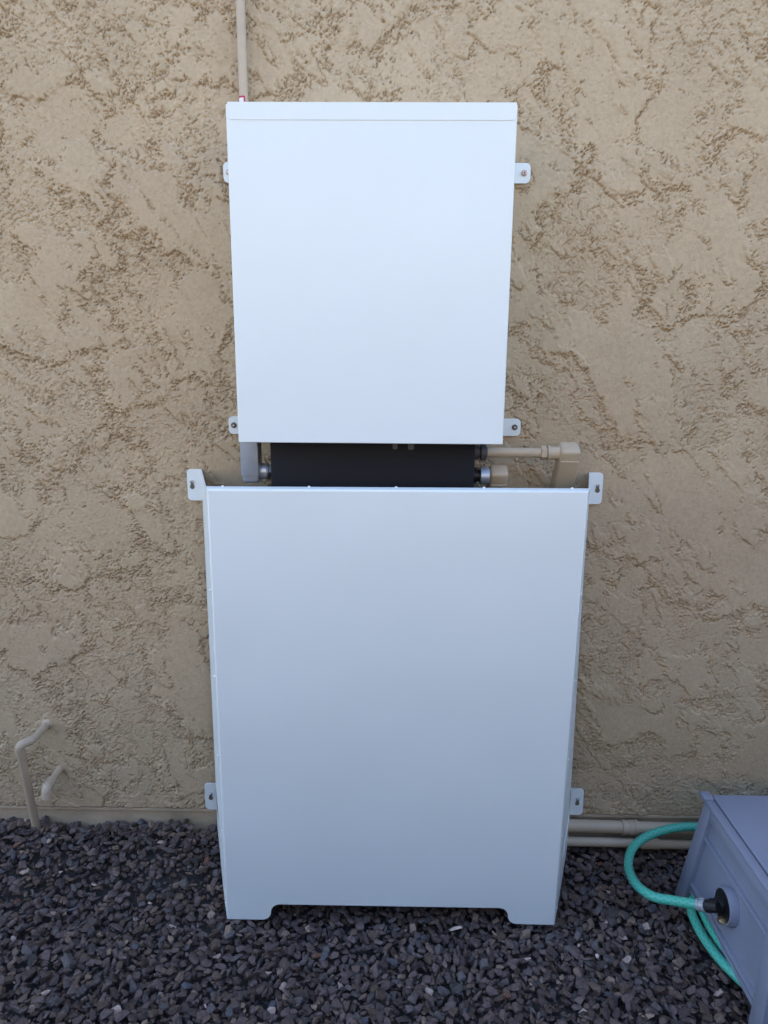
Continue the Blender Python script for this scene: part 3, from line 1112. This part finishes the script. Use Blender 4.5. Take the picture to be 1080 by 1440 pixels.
# ------------------------------------------------------------------ hose reel box
def build_hose_box():
    root = thing('hose_box', (1.0, -0.38, 0), 'grey blue resin hose reel box with panelled side, cropped by the right edge', 'hose box')
    Ht = 0.295
    LEN0, LEN1 = 0.0, 1.0

    def S(u, v, o):
        """left side: u rear->front, v height in metres, o outward from the side face"""
        t = v / Ht
        yr = -0.168 - 0.044 * t
        yf = -0.598 + 0.028 * t
        return Vector((0.752 + 0.026 * t - o, yr + (yf - yr) * u, v))

    def slab(name, u0, u1, v0, v1, o0, o1, par=root, bevel=0.0015, m=None):
        bm = bm_new()
        pts = []
        for o in (o0, o1):
            for (u, v) in ((u0, v0), (u1, v0), (u1, v1), (u0, v1)):
                pts.append(bm.verts.new(S(u, v, o)))
        a, b = pts[:4], pts[4:]
        bm.faces.new(a[::-1]); bm.faces.new(b)
        for k in range(4):
            bm.faces.new((a[k], a[(k + 1) % 4], b[(k + 1) % 4], b[k]))
        bmesh.ops.recalc_face_normals(bm, faces=bm.faces)
        if bevel:
            bmesh.ops.bevel(bm, geom=list(bm.edges), offset=bevel, segments=2, profile=0.5, affect='EDGES')
        return obj(name, bm, m or M['resin'], par, smooth=40)

    # recessed side panel with a round hole
    bm = bm_new()
    hu, hv, hr = 0.50, 0.1475, 0.036
    n = 32
    uu = lambda a: hu + hr * math.cos(a) / 0.39
    ring = [bm.verts.new(S(hu + hr * math.cos(2 * math.pi * k / n) / 0.40, hv + hr * math.sin(2 * math.pi * k / n), -0.016)) for k in range(n)]
    # outer rectangle sampled at matching angles
    rect = []
    u0, u1, v0, v1 = 0.03, 0.97, 0.040, 0.290
    for k in range(n):
        a = 2 * math.pi * k / n
        du, dv = math.cos(a) / 0.40, math.sin(a)
        ts = []
        if du > 1e-6: ts.append((u1 - hu) / du)
        if du < -1e-6: ts.append((u0 - hu) / du)
        if dv > 1e-6: ts.append((v1 - hv) / dv)
        if dv < -1e-6: ts.append((v0 - hv) / dv)
        t = min(ts)
        rect.append(bm.verts.new(S(hu + du * t, hv + dv * t, -0.016)))
    for k in range(n):
        bm.faces.new((ring[k], ring[(k + 1) % n], rect[(k + 1) % n], rect[k]))
    sp = obj('side_panel', bm, M['resin'], root)
    md = sp.modifiers.new('wall', 'SOLIDIFY'); md.thickness = 0.003
    # corner posts and rails of the left side
    slab('corner_post', 0.0, 0.105, -0.012, 0.290, -0.040, 0.0, bevel=0.003)
    slab('corner_post', 0.895, 1.0, -0.012, 0.290, -0.040, 0.0, bevel=0.003)
    slab('top_rail', 0.105, 0.895, 0.262, 0.290, -0.036, -0.0015, bevel=0.002)
    slab('middle_rib', 0.105, 0.895, 0.204, 0.2125, -0.017, -0.004, bevel=0.0015)
    slab('lower_rib', 0.105, 0.895, 0.060, 0.0690, -0.017, -0.004, bevel=0.0015)
    slab('bottom_rail', 0.105, 0.895, 0.036, 0.0480, -0.019, -0.010, bevel=0.0015)
    # protruding collar round the hole
    c = S(hu, hv, 0.0)
    bm = bm_new()
    n = 32
    prof = [(-0.018, 0.0430), (0.004, 0.0415), (0.0075, 0.0400), (0.0075, 0.0378), (0.006, 0.0360), (-0.018, 0.0360)]
    u_, v_, d_ = frame_of((-1, 0, 0.05))
    rings = [[bm.verts.new(c + d_ * s + (u_ * math.cos(2 * math.pi * k / n) + v_ * math.sin(2 * math.pi * k / n)) * r_) for k in range(n)] for s, r_ in prof]
    for a, b in zip(rings, rings[1:]):
        for k in range(n):
            bm.faces.new((a[k], a[(k + 1) % n], b[(k + 1) % n], b[k]))
    ho = obj('hole_collar', bm, M['resin'], root, smooth=40)
    bm = bm_new()
    add_rings(bm, c + d_ * -0.012, d_, [(0, 0.0357), (0.017, 0.0357), (0.0185, 0.0350)], n=28)
    obj('hole_liner', bm, M['black'], ho, smooth=40)
    # inlet connector inside the hole
    bm = bm_new()
    add_rings(bm, c + d_ * 0.004 + Vector((0, 0.006, -0.004)), d_, [(0, 0.018), (0.012, 0.017), (0.013, 0.0135), (0.024, 0.0135)], n=20)
    inlet = obj('inlet_swivel', bm, M['black'], root, smooth=35)
    bm = bm_new()
    add_rings(bm, c + d_ * 0.0065 + Vector((0, -0.019, -0.021)), Vector((-1, -0.2, 0.1)), [(0, 0.0095), (0.008, 0.0095), (0.014, 0.0078), (0.017, 0.004)], n=6)
    obj('brass_fitting', bm, M['brass'], inlet)
    # body behind: rear, front and right walls
    def quadslab(name, P4, th):
        bm = bm_new()
        a = [bm.verts.new(p) for p in P4]
        bm.faces.new(a)
        o = obj(name, bm, M['resin'], root)
        md = o.modifiers.new('wall', 'SOLIDIFY'); md.thickness = th; md.offset = 0
        return o
    R = lambda y, z: Vector((1.330 - 0.026 * z / Ht, y, z))
    quadslab('rear_wall', [S(0.02, 0.036, -0.03), S(0.02, 0.289, -0.03), R(-0.214, 0.289), R(-0.176, 0.036)], 0.004)
    quadslab('front_wall', [S(0.98, 0.036, -0.03), S(0.98, 0.289, -0.03), R(-0.562, 0.289), R(-0.588, 0.036)], 0.004)
    quadslab('right_wall', [R(-0.176, 0.0), R(-0.214, 0.289), R(-0.562, 0.289), R(-0.590, 0.0)], 0.006)
    # rim caps and lid
    bm = bm_new()
    add_bx(bm, 0.7765, 0.7985, -0.572, -0.2185, 0.2905, 0.2985, 0.002, 2)
    obj('rim', bm, M['resin'], root, smooth=40)
    bm = bm_new()
    add_bx(bm, 0.7755, 0.8000, -0.2165, -0.1850, 0.2905, 0.3020, 0.0025, 2)
    obj('corner_cap', bm, M['resin'], root, smooth=40)
    bm = bm_new()
    add_bx(bm, 0.8025, 1.3050, -0.575, -0.1950, 0.2850, 0.3000, 0.004, 3)
    obj('lid', bm, M['resin'], root, smooth=40)
    return c, d_


hole_c, hole_d = build_hose_box()


def build_hoses():
    p0 = hole_c + hole_d * 0.055 + Vector((0, 0.006, -0.006))
    root = thing('garden_hose', (0.66, -0.2, 0.05), 'green braided hose looping from behind the box into its round inlet', 'hose')
    pts = [p0 + Vector((0.016, 0, 0)), p0, (0.668, -0.337, 0.116), (0.633, -0.311, 0.104), (0.614, -0.255, 0.090), (0.621, -0.178, 0.078), (0.654, -0.112, 0.080),
           (0.703, -0.080, 0.092), (0.768, -0.067, 0.106), (0.84, -0.066, 0.112), (0.95, -0.075, 0.10), (1.1, -0.09, 0.06), (1.25, -0.1, 0.03)]
    bm = bm_new()
    add_tube(bm, catmull(pts, 10), 0.0112, 18, uv=True)
    obj('hose_tube', bm, M['hose'], root, smooth=50, recalc=True)
    a = (Vector(p0) - Vector((0.668, -0.337, 0.116))).normalized()
    bm = bm_new()
    add_rings(bm, Vector(p0) - a * 0.004, a, [(0, 0.0122), (0.002, 0.0135), (0.006, 0.0135), (0.007, 0.0122), (0.011, 0.0122), (0.012, 0.0138), (0.019, 0.0138), (0.020, 0.0125)], n=18)
    cl = obj('hose_clamp', bm, M['clear'], root, smooth=30)
    bm = bm_new()
    add_box(bm, Vector(p0) + a * 0.003 + Vector((0, 0.002, 0.0155)), (0.006, 0.003, 0.003), None, 0.0008, 1)
    obj('clamp_screw', bm, M['zinc'], cl)
    bm = bm_new()
    add_rings(bm, Vector(p0) + a * 0.015, a, [(0, 0.0120), (0.003, 0.0140), (0.013, 0.0140), (0.015, 0.0125), (0.030, 0.0125)], n=12)
    obj('coupling', bm, M['black'], root)

    for lab, dx, dz in (('outer green hose strand curving out from under the grey blue box', 0.0, 0.0),
                        ('inner green hose strand tucked against the foot of the grey blue box', 0.026, 0.006)):
        root = thing('garden_hose', (0.76 + dx, -0.36, 0.02), lab, 'hose')
        pts = [(0.90 + dx, -0.20, 0.03), (0.80 + dx, -0.215, 0.032 + dz), (0.752 + dx, -0.262, 0.034 + dz), (0.742 + dx, -0.320, 0.033 + dz), (0.748 + dx, -0.385, 0.031 + dz),
               (0.766 + dx, -0.445, 0.030 + dz), (0.800 + dx, -0.500, 0.030), (0.88, -0.53, 0.03), (1.0, -0.52, 0.03)]
        bm = bm_new()
        add_tube(bm, catmull(pts, 10), 0.0108, 18, uv=True)
        obj('hose_tube', bm, M['hose'], root, smooth=50)


build_hoses()
